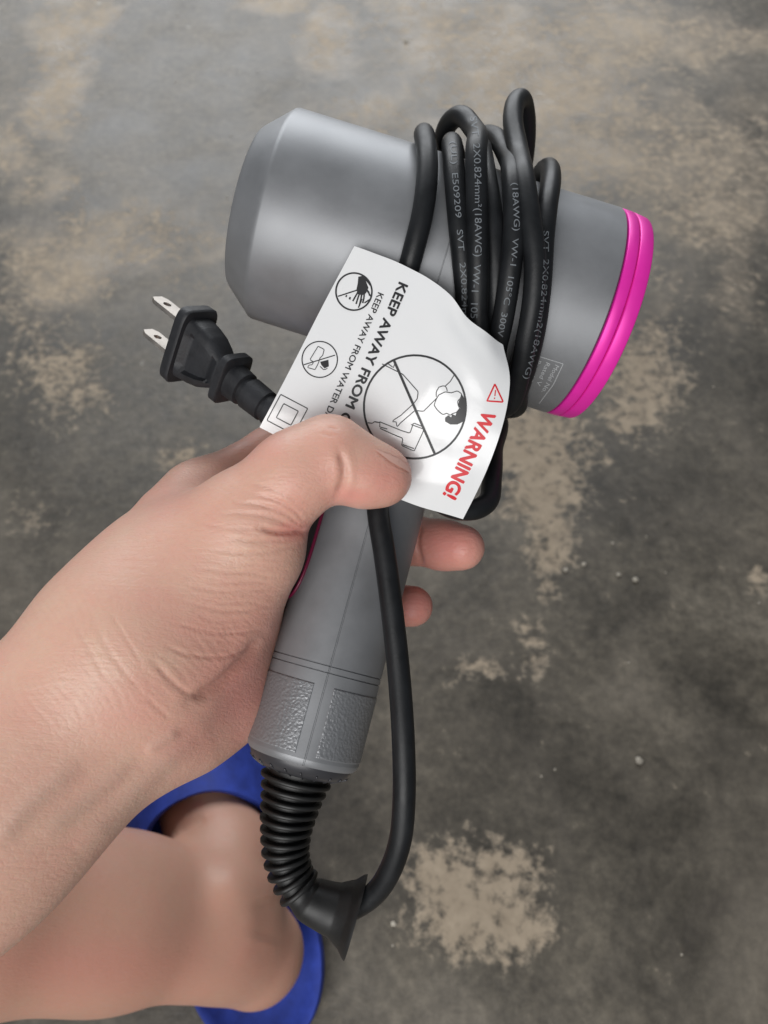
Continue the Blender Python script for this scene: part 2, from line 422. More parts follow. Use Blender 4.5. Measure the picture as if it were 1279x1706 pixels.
for a in np.linspace(0.0006, A_R - 0.001, 12): prof.append((a, RB(a)))
prof += [(A_R - 0.0004, RB(A_R)), (A_R, RB(A_R) - 0.0005), (A_R, 0.030)]
v, f = revolve(prof, 192, 'barrel')
barrel = fix_normals(link('barrel', v, f, M['shell'], dryer, sharp=38))
v, f = revolve([(A_R - .001, 0.0360), (A_R + 0.0090, 0.0360), (A_R + 0.0090, 0.026), (A_R - .001, 0.026)], 96, 'barrel')
fix_normals(link('inner_sleeve', v, f, M['gap'], dryer, sharp=30))
def ring_part(a0, a1, r0, r1, bev, name):
    p = [(a0, r0 - 0.004), (a0, r0 - bev), (a0 + bev * .4, r0 - bev * .3), (a0 + bev, r0), (a1 - bev, r1), (a1 - bev * .4, r1 - bev * .3), (a1, r1 - bev), (a1, r1 - 0.004)]
    v, f = revolve(p, 160, 'barrel'); return fix_normals(link(name, v, f, M['magenta'], dryer, sharp=50))
ring_part(A_R + 0.0005, A_R + 0.0043, RB(A_R) - .0001, RB(A_R) - .0001, 0.0004, 'trim_ring')
ring_part(A_R + 0.0046, A_R + 0.0096, RB(A_R) - .0002, RB(A_R) - .0006, 0.0005, 'trim_ring')
# both open ends: dark mesh screens set inside
for (aa, rr) in ((-0.060, 0.0205), (A_R + 0.004, 0.0265)):
    v, f = revolve([(aa, 0.0005), (aa, rr), (aa + 0.002, rr), (aa + 0.002, 0.0005)], 48, 'barrel')
    fix_normals(link('end_screen', v, f, M['gap'], dryer, smooth=False))

RH = 0.0180
def front_h(py, th=0.0):
    lo, hi = 0.02, 0.22
    for _ in range(50):
        m_ = (lo + hi) / 2; P = dl(RH * math.sin(th), m_, RH * math.cos(th))
        y = P[1] / P[2] * FPX + PH / 2
        if y < py: lo = m_
        else: hi = m_
    return lo
H_G = front_h(1110); H_G2 = front_h(1121); H_P0 = front_h(1140); H_P1 = front_h(1262); H_E = front_h(1283)
hp = [(h, RH) for h in np.linspace(0.020, H_G - 0.0008, 24)]
for g in (H_G, H_G2):
    hp += [(g - .00022, RH), (g - .00014, RH - .00035), (g + .00014, RH - .00035), (g + .00022, RH)]
hp += [(H_G2 + .0008, RH), (H_P0 - .0004, RH), (H_P0 + .001, RH), (H_P1 - .001, RH), (H_P1 + .0006, RH), (H_E - 0.0030, RH - 0.0001),
       (H_E - 0.0018, RH - .0004), (H_E - .0010, RH - 0.0011), (H_E - .0010, 0.004)]
hp = np.array(hp)
th = np.sort(np.unique(np.round(np.r_[np.linspace(-math.pi, math.pi, 128, endpoint=False), [-.016, -.009, .009, .016, math.pi - .016, math.pi - .009]], 5)))
R_ = np.repeat(hp[:, 1][:, None], len(th), 1)
seam = (np.abs(th) < 0.0125) | (np.abs(th) > math.pi - 0.0125)
R_[:, seam] -= 0.0004
P = dl(R_ * np.sin(th), hp[:, 0][:, None] * np.ones(len(th)), R_ * np.cos(th))
handle = fix_normals(link('handle', c2w(P.reshape(-1, 3)), grid_faces(len(hp), len(th), True), M['shell'], dryer, sharp=35))
cap = [(H_E - .0012, .004), (H_E - .0012, RH - .0013), (H_E - .0006, RH - .0015), (H_E + .0010, RH - .0022), (H_E + .0024, RH - .0038), (H_E + .0032, RH - .0065), (H_E + .0033, .004)]
v, f = revolve(cap, 96, 'handle'); end_cap = fix_normals(link('end_cap', v, f, M['cap'], dryer, sharp=40))
for k in range(20):     # little moulded ribs round the end cap
    t_ = 2 * math.pi * k / 20; q = np.linspace(0, 1, 7)
    rr = RH - .0022 - .0042 * q; tt = t_ + .10 * q
    v, f = tube(c2w(dl(rr * np.sin(tt), H_E + .0012 + .0021 * q ** .7, rr * np.cos(tt))), 0.00028, 6)
    link('cap_rib', v, f, M['cap'], end_cap)
# grained grip panels between the plain bands, slightly raised pads with bevelled rims
for k in range(2):
    t0 = -math.pi + k * math.pi + 0.15; t1 = t0 + math.pi - 0.32
    ts = np.r_[t0, t0 + .012, np.linspace(t0 + .03, t1 - .03, 44), t1 - .012, t1]
    hs = np.r_[H_P0 + .0004, H_P0 + .0006, np.linspace(H_P0 + .001, H_P1 - .001, 12), H_P1 - .0006, H_P1 - .0004]
    r = np.full((len(hs), len(ts)), RH + 0.00022); r[0] = r[-1] = RH - .0003; r[:, 0] = r[:, -1] = RH - .0003
    P = dl(r * np.sin(ts), hs[:, None] * np.ones(len(ts)), r * np.cos(ts))
    gp = link('grip_panel', c2w(P.reshape(-1, 3)), grid_faces(len(hs), len(ts)), M['grip'], dryer)
    pc = gp.data.polygons[len(gp.data.polygons) // 2]; tm = (t0 + t1) / 2
    outw = c2w(dl(RH * math.sin(tm), H_P0, RH * math.cos(tm))) - c2w(dl(0, H_P0, 0))
    if np.dot(np.array(pc.normal), outw) < 0: gp.data.flip_normals()
# slide switch on the thumb side: black inset with a magenta rim
hc, hh, tc, tw = front_h(880), 0.026, rad(-88), rad(34)
loop = []
for q in np.linspace(0, 2 * math.pi, 72, endpoint=False):
    cx_, sx_ = math.cos(q), math.sin(q)
    e = 0.55
    loop.append(((abs(sx_) ** e) * np.sign(sx_) * hh + hc, (abs(cx_) ** e) * np.sign(cx_) * tw + tc))
loop = np.array(loop)
P = dl((RH + .0003) * np.sin(loop[:, 1]), loop[:, 0], (RH + .0003) * np.cos(loop[:, 1]))
P = np.vstack([P, P[:1]])
v, f = tube(c2w(P), 0.00055, 8, False)
sw_v = [c2w(dl((RH + .0002) * math.sin(tc), hc, (RH + .0002) * math.cos(tc)))]; sw_f = []
fr = np.linspace(0.15, 1, 7)
for s_ in fr:
    for (h_, t_) in loop:
        tt = tc + (t_ - tc) * s_; sw_v.append(c2w(dl((RH + .00025) * math.sin(tt), hc + (h_ - hc) * s_, (RH + .00025) * math.cos(tt))))
n_ = len(loop)
for j in range(n_): sw_f.append((0, 1 + j, 1 + (j + 1) % n_))
for i in range(len(fr) - 1):
    for j in range(n_):
        a_, b_ = 1 + i * n_ + j, 1 + i * n_ + (j + 1) % n_
        sw_f.append((a_, b_, b_ + n_, a_ + n_))
sw = fix_normals(link('switch_panel', sw_v, sw_f, M['gap'], dryer))
link('switch_rim', v, f, M['dark_magenta'], sw)

# strain relief: ribbed sleeve ending in a flared boot
sr_pts = [dl(0, H_E + .0005, 0), dl(0, H_E + .004, 0), cp(485, 1332, .2312), cp(477, 1380, .2303), cp(476, 1422, .2297), cp(489, 1466, .2290), cp(513, 1495, .2285), cp(545, 1511, .2280), cp(572, 1520, .2278), cp(593, 1527, .2275)]
SR = resample(catmull(np.array([c2w(p) for p in sr_pts]), 0.0008), 0.0005)
s = np.r_[0, np.cumsum(np.linalg.norm(np.diff(SR, axis=0), axis=1))]; s /= s[-1]
core = np.interp(s, [0, .1, .16, .36, .48, .62, .70, .74, .80, .88, .95, .985, 1.0], [.0102, .0090, .0080, .0060, .0053, .0050, .0056, .0066, .0070, .0077, .0098, .0118, .0122])
v, f = tube(SR, core, 40)
relief = fix_normals(link('strain_relief', v, f, M['boot'], dryer, sharp=60))
T, U, V = frames(SR); nr = 13; ang = np.linspace(0, 2 * math.pi, 40, endpoint=False)
for k in range(nr):
    sk = 0.035 + k * (0.665 - 0.035) / (nr - 1); i = int(np.argmin(abs(s - sk)))
    ro = core[i] + np.interp(k, [0, 8, nr - 1], [.0020, .0020, .0018]); w = 0.00075
    prof_ = [(core[i] - .001, -w), (ro - .0003, -w * .95), (ro, -w * .5), (ro, w * .5), (ro - .0003, w * .95), (core[i] - .001, w)]
    vv = [SR[i] + T[i] * q[1] + q[0] * (np.cos(ang)[:, None] * U[i] + np.sin(ang)[:, None] * V[i]) for q in prof_]
    fix_normals(link('rib', np.vstack(vv), grid_faces(6, 40, True), M['boot'], relief, sharp=50))

# ------------------------------------------------------------------ cord
RC = 0.0034
def on_barrel(px, py, layer=0):
    d = cp(px, py, 1.0); o = -DO
    da, oa = np.dot(d, DX), np.dot(o, DX)
    dp, op = d - da * DX, o - oa * DX
    R = 0.0371 + RC * (1.02 + 2.0 * layer)
    A, B, C = np.dot(dp, dp), 2 * np.dot(dp, op), np.dot(op, op) - R * R
    q = B * B - 4 * A * C
    t = (-B - math.sqrt(max(q, 0))) / (2 * A)
    return d * t
def cyl(p):   # camera-frame point -> (a, theta from camera side towards the handle, r)
    q = p - DO; return np.dot(q, DX), math.atan2(np.dot(q, DY), np.dot(q, DN)), math.hypot(np.dot(q, DY), np.dot(q, DN))
def behind(a0, a1, r, t0=-115, t1=-245, n=4):   # round the far side from the top (negative angle) to the bottom
    out = []
    for k in range(n):
        w_ = k / (n - 1); t_ = rad(t0 + (t1 - t0) * w_); out.append(dl(a0 + (a1 - a0) * w_, r * math.sin(t_), r * math.cos(t_)))
    return out
RW = 0.0371 + RC * 1.1
def strand(px, layer=0): return [on_barrel(x, y, layer) if not isinstance(layer, list) else None for x, y in px]
cord = []
cord += [cp(575, 1519, .2278), cp(598, 1508, .2265), cp(625, 1488, .2240), cp(650, 1450, .2205), cp(667, 1398, .2175), cp(673, 1330, .2160), cp(672, 1240, .2165), cp(665, 1130, .2195), cp(652, 1010, .2225), cp(640, 920, .2250), cp(629, 850, .2275), cp(628, 780, .2320), cp(636, 690, .2340), cp(650, 600, .2320)]
# front strands run upward, then over the top and down the far side
def up(px, layer=0): return [on_barrel(x, y, layer) for x, y in px]
cord += up([(664, 520), (680, 450), (691, 408), (703, 360), (711, 300), (711, 255), (706, 225)], 0)
cord += behind(-0.006, 0.006, RW)
cord += up([(770, 640), (778, 560), (776, 490), (770, 430), (763, 360), (757, 290), (752, 240)], 0)
cord += behind(0.004, 0.012, RW)
cord += up([(800, 650), (800, 590)], 1) + [on_barrel(795, 520, .55), on_barrel(796, 460, .5), on_barrel(795, 390, .5), on_barrel(794, 320, .6), on_barrel(793, 265, 1.0)]
cord += [cp(787, 212, .2500), cp(768, 192, .2560), cp(748, 204, .2640), cp(737, 235, .2740)]
cord += behind(0.006, 0.020, RW, -125)
cord += up([(822, 640), (826, 560), (826, 480), (824, 410), (817, 340), (808, 285), (801, 245)], 0)
cord += behind(0.014, 0.026, RW)
cord += up([(812, 650), (822, 600), (837, 535), (850, 450), (857, 376), (854, 306)], .75) + [cp(843, 256, .2500), cp(826, 229, .2600), cp(806, 226, .2700)]
cord += behind(0.016, 0.030, RW * 1.03, -128)
cord += up([(853, 682), (864, 650), (880, 600), (893, 540), (901, 470), (905, 400), (911, 345), (917, 305)], 0) + [cp(911, 280, .2620), cp(901, 290, .2720), cp(896, 315, .282)]
cord += behind(0.034, 0.024, RW * 1.02, -132)
cord += up([(851, 672), (862, 640), (876, 570), (888, 500), (891, 429), (884, 376), (874, 306)], 1.0) + [cp(862, 246, .2430), cp(854, 200, .2500), cp(859, 170, .2560), cp(870, 165, .2620), cp(876, 190, .2690), cp(877, 230, .2780)]
cord += behind(0.026, 0.020, RW * 1.1, -128, -215, 3)
cord += [cp(826, 690, .292), cp(822, 750, .270), cp(819, 800, .2520), cp(812, 838, .2445), cp(790, 850, .2410), cp(755, 848, .2390), cp(710, 818, .2360), cp(655, 775, .2330), cp(600, 740, .2350), cp(545, 722, .2375), cp(490, 708, .2435), cp(440, 684, .2450), cp(422, 674, .2455)]
CW = np.array([c2w(p) for p in cord])
CP = resample(catmull(CW, 0.0009), 0.0012)
for _ in range(6): CP[1:-1] = 0.25 * CP[:-2] + 0.5 * CP[1:-1] + 0.25 * CP[2:]
v, f = tube(CP, RC, 20)
cord_o = fix_normals(link('power_cord', v, f, M['rubber'], dryer))

# ------------------------------------------------------------------ plug
PA = nrm([-0.74, -0.60, 0.30]); PB = np.array([-0.48, 0.70, 0.53]); PB = nrm(PB - PA * np.dot(PA, PB)); PC = np.cross(PB, PA)
PO = cp(307, 568, 0.2540)       # centre of the front face
def pl(t, b, c_): # t along the blades, b across the pair, c blade width
    t, b, c_ = np.broadcast_arrays(np.asarray(t, float), b, c_)
    return c2w(PO + t[..., None] * PA + b[..., None] * PB + c_[..., None] * PC)
def section(hb, hc_, e, n=56):
    q = np.linspace(0, 2 * math.pi, n, endpoint=False)
    return np.stack([np.sign(np.cos(q)) * np.abs(np.cos(q)) ** e * hb, np.sign(np.sin(q)) * np.abs(np.sin(q)) ** e * hc_], -1)
secs = [(0.0, .0130, .0073, .34), (-.0003, .0136, .0079, .34), (-.0035, .0138, .0081, .34), (-.0041, .0134, .0078, .34), (-.0042, .0112, .0062, .42), (-.0060, .0110, .0061, .45), (-.0095, .0106, .0060, .5),
        (-.0135, .0096, .0058, .55), (-.0165, .0080, .0055, .6), (-.0190, .0064, .0051, .65), (-.0212, .0058, .0049, .7), (-.0216, .0082, .0066, .42), (-.0218, .0086, .0069, .40), (-.0244, .0086, .0069, .40),
        (-.0247, .0082, .0066, .45), (-.0249, .0060, .0054, .8), (-.0300, .0057, .0053, .9), (-.0304, .0045, .0045, 1), (-.0320, .0045, .0045, 1), (-.0324, .0055, .0052, .95), (-.0400, .0053, .0051, 1), (-.0404, .0044, .0044, 1), (-.0420, .0044, .0044, 1), (-.0424, .0052, .0050, 1), (-.0480, .0047, .0047, 1), (-.0483, .0030, .0030, 1)]
# finer steps along the body so that the finger recess can be pressed in
fine = []
for i in range(len(secs) - 1):
    a, b = np.array(secs[i]), np.array(secs[i + 1]); k = 5 if abs(a[0] - b[0]) > .002 else 1
    for q in range(k): fine.append(a + (b - a) * q / k)
fine.append(np.array(secs[-1]))
vv = []
for t, hb, hc_, e in fine:
    S = section(hb, hc_, e)
    if -.0195 < t < -.0055:
        w = min(1, (t + .0195) / .003, (-.0055 - t) / .0008)
        lim = hb * 0.60
        S[:, 1] -= np.sign(S[:, 1]) * np.where(np.abs(S[:, 0]) < lim, 1, 0) * np.clip(w, 0, 1) * 0.0017
    vv.append(pl(np.full(len(S), t), S[:, 0], S[:, 1]))
n = 56
faces = grid_faces(len(vv), n, True) + [tuple(range(n))[::-1], tuple(range((len(vv) - 1) * n, len(vv) * n))]
plug = fix_normals(link('plug', np.vstack(vv), faces, M['plug'], dryer, sharp=45))
for sb in (-1, 1):
    # flat blade with a round hole and clipped tip
    L, W_, TH = 0.0170, 0.0031, 0.00075
    out = [(-.001, -W_), (L - .0022, -W_), (L, -W_ * .62), (L, W_ * .62), (L - .0022, W_), (-.001, W_)]
    hx, hr = L - 0.0052, 0.0014; k = 24
    hole = [(hx + hr * math.cos(q), hr * math.sin(q)) for q in np.linspace(0, 2 * math.pi, k, endpoint=False)]
    def outer(q):   # point on the blade outline in direction q from the hole centre
        dx, dy = math.cos(q), math.sin(q); best = 1e9
        for i in range(len(out)):
            x1, y1 = out[i]; x2, y2 = out[(i + 1) % len(out)]; ex, ey = x2 - x1, y2 - y1
            den = dx * ey - dy * ex
            if abs(den) < 1e-12: continue
            tt = ((x1 - hx) * ey - y1 * ex) / den; uu = ((x1 - hx) * dy - y1 * dx) / den
            if tt > 0 and -1e-6 <= uu <= 1 + 1e-6: best = min(best, tt)
        return hx + best * dx, best * dy
    qs = sorted(set([round(q, 6) for q in np.linspace(0, 2 * math.pi, k, endpoint=False)] + [round(math.atan2(y, x - hx) % (2 * math.pi), 6) for x, y in out]))
    ho = [(hx + hr * math.cos(q), hr * math.sin(q)) for q in qs]; oo = [outer(q) for q in qs]; m_ = len(qs)
    vv = []
    for zz in (-TH, TH):
        for (x, y) in ho: vv.append(pl(x, sb * .00635 + zz, y))
        for (x, y) in oo: vv.append(pl(x, sb * .00635 + zz, y))
    ff = []
    for j in range(m_):
        j2 = (j + 1) % m_
        ff.append((j, j2, m_ + j2, m_ + j)); ff.append((2 * m_ + j, 3 * m_ + j, 3 * m_ + j2, 2 * m_ + j2))
        ff.append((j, 2 * m_ + j, 2 * m_ + j2, j2)); ff.append((m_ + j, m_ + j2, 3 * m_ + j2, 3 * m_ + j))
    fix_normals(link('prong', np.array(vv), ff, M['metal'], plug, smooth=False))

# ------------------------------------------------------------------ warning tag
tag = empty('warning_tag', tuple(wp(640, 620, .228)), 'white glossy warning tag with red and black print pinched under the thumb', 'tag')
TU = [0, .34, .67, .92, 1.0]; TV = [0, .22, .45, .62, .74, .86, 1.0]
TPX = [[(590,410,.2280),(650,432,.2255),(712,463,.2220),(752,494,.2195),(776,526,.2190),(806,551,.2200),(838,574,.2240)],
       [(539,506,.2300),(612,530,.2270),(684,560,.2225),(735,585,.2195),(775,605,.2190),(812,622,.2195),(849,642,.2215)],
       [(486,610,.2305),(562,642,.2280),(640,676,.2255),(697,700,.2235),(742,716,.2225),(784,730,.2225),(828,738,.2225)],
       [(445,688,.2310),(520,722,.2295),(602,764,.2285),(662,790,.2275),(704,806,.2270),(745,820,.2270),(790,828,.2275)],
       [(432,712,.2325),(507,750,.2315),(590,797,.2310),(650,826,.2310),(694,842,.2310),(735,854,.2310),(771,865,.2310)]]
ctrl = np.array([[cp(*p) for p in row] for row in TPX])
def interp_axis(A, knots, s):
    # C1 hermite along axis 0
    knots = np.asarray(knots, float); n = len(knots)
    m_ = np.gradient(A, knots, axis=0)
    out = []
    for x in s:
        i = min(max(np.searchsorted(knots, x) - 1, 0), n - 2); hL = knots[i + 1] - knots[i]; t = (x - knots[i]) / hL
        t2, t3 = t * t, t ** 3
        out.append((2*t3-3*t2+1)*A[i] + (t3-2*t2+t)*hL*m_[i] + (-2*t3+3*t2)*A[i+1] + (t3-t2)*hL*m_[i+1])
    return np.array(out)
us = np.linspace(0, 1, 70); vs_ = np.linspace(0, 1, 80)
G = interp_axis(ctrl, TU, us); G = interp_axis(np.swapaxes(G, 0, 1), TV, vs_); G = np.swapaxes(G, 0, 1)
Gw = c2w(G)
du = np.gradient(Gw, axis=0); dv = np.gradient(Gw, axis=1); NN = np.cross(du, dv); NN /= np.linalg.norm(NN, axis=2)[..., None]
eye_dir = EYE - Gw; NN *= np.sign(np.sum(NN * eye_dir, -1))[..., None]
uu, vvv = np.meshgrid(us, vs_, indexing='ij')
wr = 0.00035 * np.sin(uu * 9 + vvv * 14) * np.exp(-((vvv - .62) / .22) ** 2) + 0.00022 * np.sin(uu * 23 - vvv * 17 + 1) * np.exp(-((vvv - .66) / .2) ** 2 - ((uu - .35) / .3) ** 2)
edge_w = 0.0002 * np.sin(vvv * 31) * np.exp(-uu / .05)
Gw = Gw + NN * (wr + edge_w)[..., None]
nu_, nv_ = 70, 80
top = Gw.reshape(-1, 3); bot = (Gw - NN * 0.00035).reshape(-1, 3)
fa = grid_faces(nu_, nv_); N0 = nu_ * nv_
fb = [tuple(i + N0 for i in q[::-1]) for q in fa]
border = [i for i in range(nv_)] + [i * nv_ + nv_ - 1 for i in range(1, nu_)] + [(nu_ - 1) * nv_ + j for j in range(nv_ - 2, -1, -1)] + [i * nv_ for i in range(nu_ - 2, 0, -1)]
fs = [(border[i], border[(i + 1) % len(border)], border[(i + 1) % len(border)] + N0, border[i] + N0) for i in range(len(border))]
sheet = fix_normals(link('sheet', np.vstack([top, bot]), fa + fb + fs, M['vinyl'], tag, sharp=60))
tag_bvh = bvh_of([sheet])

# --- printing: flat shapes wrapped on to a surface
def text_mesh(s, size, bold=0.0, space=1.0):
    cu = bpy.data.curves.new('t', 'FONT'); cu.body = s; cu.size = size; cu.space_character = space
    cu.resolution_u = 4; cu.fill_mode = 'FRONT'
    o = bpy.data.objects.new('t', cu); COL.objects.link(o)
    dg = bpy.context.evaluated_depsgraph_get(); me = o.evaluated_get(dg).to_mesh()
    v = np.array([q.co[:2] for q in me.vertices]); f = [tuple(p.vertices) for p in me.polygons]
    o.evaluated_get(dg).to_mesh_clear(); bpy.data.objects.remove(o); bpy.data.curves.remove(cu)
    return v, f
def wrap(name, P2, faces, bvh, m, parent, lift, step=None):
    vs2, keep, idx = [], [], {}
    for i, (x, y) in enumerate(P2):
        h = cast(bvh, x, y, lift + (step[i] if step else 0))
        if h is not None: idx[i] = len(vs2); vs2.append(h)
    ff = []
    for q in faces:
        if all(i in idx for i in q):
            pts = [vs2[idx[i]] for i in q]
            if max(np.linalg.norm(pts[0] - p) for p in pts) < 0.03: ff.append(tuple(idx[i] for i in q))
    if not ff: return None
    return link(name, np.array(vs2), ff, m, parent, smooth=False)
def refine(v, f, maxlen):
    bm = bmesh.new(); bv = [bm.verts.new((x, y, 0)) for x, y in v]
    for q in f:
        try: bm.faces.new([bv[i] for i in q])
        except ValueError: pass
    bmesh.ops.triangulate(bm, faces=bm.faces[:])
    for _ in range(4):
        e = [e for e in bm.edges if e.calc_length() > maxlen]
        if not e: break
        bmesh.ops.subdivide_edges(bm, edges=e, cuts=1, use_grid_fill=False)
        bmesh.ops.triangulate(bm, faces=bm.faces[:])
    bm.verts.index_update()
    v = np.array([q.co[:2] for q in bm.verts]); f = [tuple(x.index for x in q.verts) for q in bm.faces]; bm.free(); return v, f
def text_px(s, p0, p1, size, m, parent, bvh, bold=0.0, up=None, lift=0.00012, fit=True, name='lettering', path=None, squeeze=None, maxlen=None):
    v, f = text_mesh(s, size, bold)
    if not len(v): return
    v, f = refine(v, f, maxlen or size * .5)
    pts = np.array(path if path is not None else [p0, p1], float)
    d = np.r_[0, np.cumsum(np.linalg.norm(np.diff(pts, axis=0), axis=1))]
    x0, x1 = v[:, 0].min(), v[:, 0].max()
    x = (v[:, 0] - x0) * (d[-1] / (x1 - x0)) if fit else v[:, 0] - x0
    X = np.interp(x, d, pts[:, 0]); Y = np.interp(x, d, pts[:, 1])
    e = 2.0; X2 = np.interp(x + e, d, pts[:, 0]); Y2 = np.interp(x + e, d, pts[:, 1]); X1 = np.interp(x - e, d, pts[:, 0]); Y1 = np.interp(x - e, d, pts[:, 1])
    tx, ty = X2 - X1, Y2 - Y1; l = np.hypot(tx, ty) + 1e-9; tx /= l; ty /= l
    # letters stand up to the left of the reading direction (image y is down)
    nx, ny = ty, -tx
    P2 = np.stack([X + nx * v[:, 1], Y + ny * v[:, 1]], -1)
    if bold <= 0: return wrap(name, P2, f, bvh, m, parent, lift)
    # heavier print: the same outline pressed again a little to each side
    b_ = bold * size; vs3, fs3 = [], []
    for k_, (ox, oy) in enumerate(((-b_, 0), (b_, 0), (0, -b_), (0, b_))):
        for q in P2 + [ox, oy]: vs3.append(tuple(q))
        fs3 += [tuple(i + k_ * len(P2) for i in q) for q in f]
    step = [1.2e-5 * (i // len(P2)) for i in range(len(vs3))]
    return wrap(name, vs3, fs3, bvh, m, parent, lift, step)
def stroke(lines, w, name, m, parent, bvh, lift=0.00012, step=3.0):
    V_, F_ = [], []
    for pts in lines:
        P_ = np.array(pts, float); P_ = resample(P_, step) if len(P_) > 1 else P_
        if len(P_) < 3: P_ = resample(np.array(pts, float), np.linalg.norm(P_[-1] - P_[0]) / 3.2)
        T_ = np.gradient(P_, axis=0); T_ /= np.linalg.norm(T_, axis=1)[:, None] + 1e-9
        N_ = np.stack([T_[:, 1], -T_[:, 0]], -1); b = len(V_)
        for p, n_ in zip(P_, N_): V_ += [p + n_ * w / 2, p - n_ * w / 2]
        for i in range(len(P_) - 1): F_.append((b + 2 * i, b + 2 * i + 1, b + 2 * i + 3, b + 2 * i + 2))
    return wrap(name, V_, F_, bvh, m, parent, lift)
def fill(poly, name, m, parent, bvh, lift=0.00012):
    bm = bmesh.new(); bm.faces.new([bm.verts.new((x, y, 0)) for x, y in poly]); bmesh.ops.triangulate(bm, faces=bm.faces[:])
    bm.verts.index_update()
    v = [q.co[:2] for q in bm.verts]; f = [tuple(x.index for x in q.verts) for q in bm.faces]; bm.free()
    v, f = refine(v, f, 8); return wrap(name, v, f, bvh, m, parent, lift)
def ring(cx, cy, rx, ry=None, rot=0, a0=0, a1=360, n=48):
    ry = ry or rx; q = np.radians(np.linspace(a0, a1, n)); c_, s_ = math.cos(rot), math.sin(rot)
    x, y = rx * np.cos(q), ry * np.sin(q)
    return np.stack([cx + x * c_ - y * s_, cy + x * s_ + y * c_], -1)
K, RI = M['ink'], M['red_ink']
text_px('WARNING!', (805, 683), (738, 823), 33, RI, tag, tag_bvh, bold=.038)
text_px('KEEP AWAY FROM CHILDREN', (665, 470), (520, 803), 23, K, tag, tag_bvh, bold=.034)
text_px('KEEP AWAY FROM WATER DAMPNESS', (630, 487), (515, 749), 15, K, tag, tag_bvh, bold=.016)
stroke([[(824, 640), (811, 668), (838, 670), (824, 640), (811, 668)]], 2.6, 'warning_triangle', RI, tag, tag_bvh)
stroke([[(825, 650), (824, 660)], [(823.5, 662.5), (823.3, 665)]], 1.8, 'warning_triangle_mark', RI, tag, tag_bvh)
# large pictogram: no drier near a bathing child
stroke([ring(691, 678, 85, 86)], 3.4, 'pictogram_circle', K, tag, tag_bvh)
stroke([[(656, 600), (724, 756)]], 4.2, 'pictogram_slash', K, tag, tag_bvh, lift=.00016)
zx = lambda x, y: (430 + x / 2.907, 400 + y / 2.907)
stroke([[zx(*p) for p in L] for L in ([(600, 600), (650, 625), (700, 650), (740, 695), (775, 735), (770, 770), (750, 795), (690, 850), (655, 872), (650, 880), (668, 880), (672, 905), (690, 885), (760, 825), (800, 830), (865, 765)],
      [(630, 600), (655, 618), (665, 588)], [(560, 880), (590, 885), (588, 905), (625, 915)], [(530, 885), (558, 888), (560, 878), (588, 884)],
      [(588, 880), (700, 925), (735, 935), (752, 885), (800, 905), (800, 925), (755, 1022), (695, 995), (700, 960), (640, 935), (590, 912)],
      [(700, 990), (755, 1010)], [(740, 893), (800, 915)])], 1.5, 'pictogram_outline', K, tag, tag_bvh)
head = [zx(*p) for p in [(865, 765), (875, 750), (905, 735), (935, 740), (965, 730), (985, 745), (980, 765), (965, 780), (968, 800), (975, 815), (960, 835), (940, 840), (930, 850), (915, 838), (895, 845), (880, 835), (865, 820), (852, 800), (858, 780), (865, 765)]]
stroke([head, [zx(*p) for p in [(862, 760), (862, 735), (875, 712), (900, 705), (912, 715), (915, 732)]], [zx(*p) for p in [(905, 708), (930, 685), (948, 655)]]], 1.5, 'pictogram_head', K, tag, tag_bvh)
fill([zx(*p) for p in [(985, 745), (1000, 770), (1004, 800), (1003, 840), (990, 880), (965, 893), (930, 893), (905, 878), (905, 860), (918, 868), (920, 848), (935, 858), (938, 842), (955, 850), (960, 835), (978, 815), (968, 798), (972, 778), (982, 765)]], 'pictogram_hair', K, tag, tag_bvh)
# small pictograms
stroke([ring(589.5, 486, 30, 31)], 2.8, 'pictogram_circle', K, tag, tag_bvh)
stroke([[(563, 494), (600, 482)], [(598, 464), (619, 496)], [(606, 462), (618, 477)], [(597, 513), (603, 498)], [(607, 505), (616, 499)]], 2.2, 'pictogram_slash', K, tag, tag_bvh, lift=.00016)
fill([zx(*p) for p in [(485, 178), (512, 172), (522, 200), (534, 232), (522, 258), (504, 268), (482, 262), (476, 240), (482, 210)]], 'pictogram_hand', K, tag, tag_bvh)
stroke([[zx(*p) for p in L] for L in ([(484, 250), (470, 275), (458, 296)], [(492, 255), (482, 284), (474, 310)], [(503, 255), (497, 288), (490, 318)], [(514, 252), (512, 282), (506, 306)], [(525, 240), (536, 254), (540, 270)])], 2.6, 'pictogram_finger', K, tag, tag_bvh)
fill([zx(*p) for p in [(425, 266), (432, 268), (428, 278), (422, 275)]], 'pictogram_drop', K, tag, tag_bvh)
fill([zx(*p) for p in [(442, 275), (450, 278), (446, 290), (438, 286)]], 'pictogram_drop', K, tag, tag_bvh)
stroke([ring(532.5, 599, 29.5, 30)], 1.9, 'pictogram_circle', K, tag, tag_bvh)
stroke([[(506, 608), (558, 592)]], 1.7, 'pictogram_slash', K, tag, tag_bvh, lift=.00016)
stroke([[zx(*p) for p in L] for L in ([(290, 515), (320, 530), (312, 560), (300, 570), (290, 600), (275, 628), (240, 618), (245, 605), (262, 605), (268, 590), (250, 580), (290, 515)], [(300, 612), (318, 630), (335, 622)])], 1.3, 'pictogram_outline', K, tag, tag_bvh)
fill([zx(*p) for p in [(300, 590), (340, 580), (342, 612), (322, 622), (306, 605)]], 'pictogram_spray', K, tag, tag_bvh)
sq = lambda h: [(478.5 + a * h * .90 - b * h * .46, 690.5 + a * h * .47 + b * h * .86) for a, b in ((-1, -1), (1, -1), (1, 1), (-1, 1), (-1, -1), (1, -1))]
stroke([sq(25.0), sq(13.5)], 1.6, 'double_square_mark', K, tag, tag_bvh)

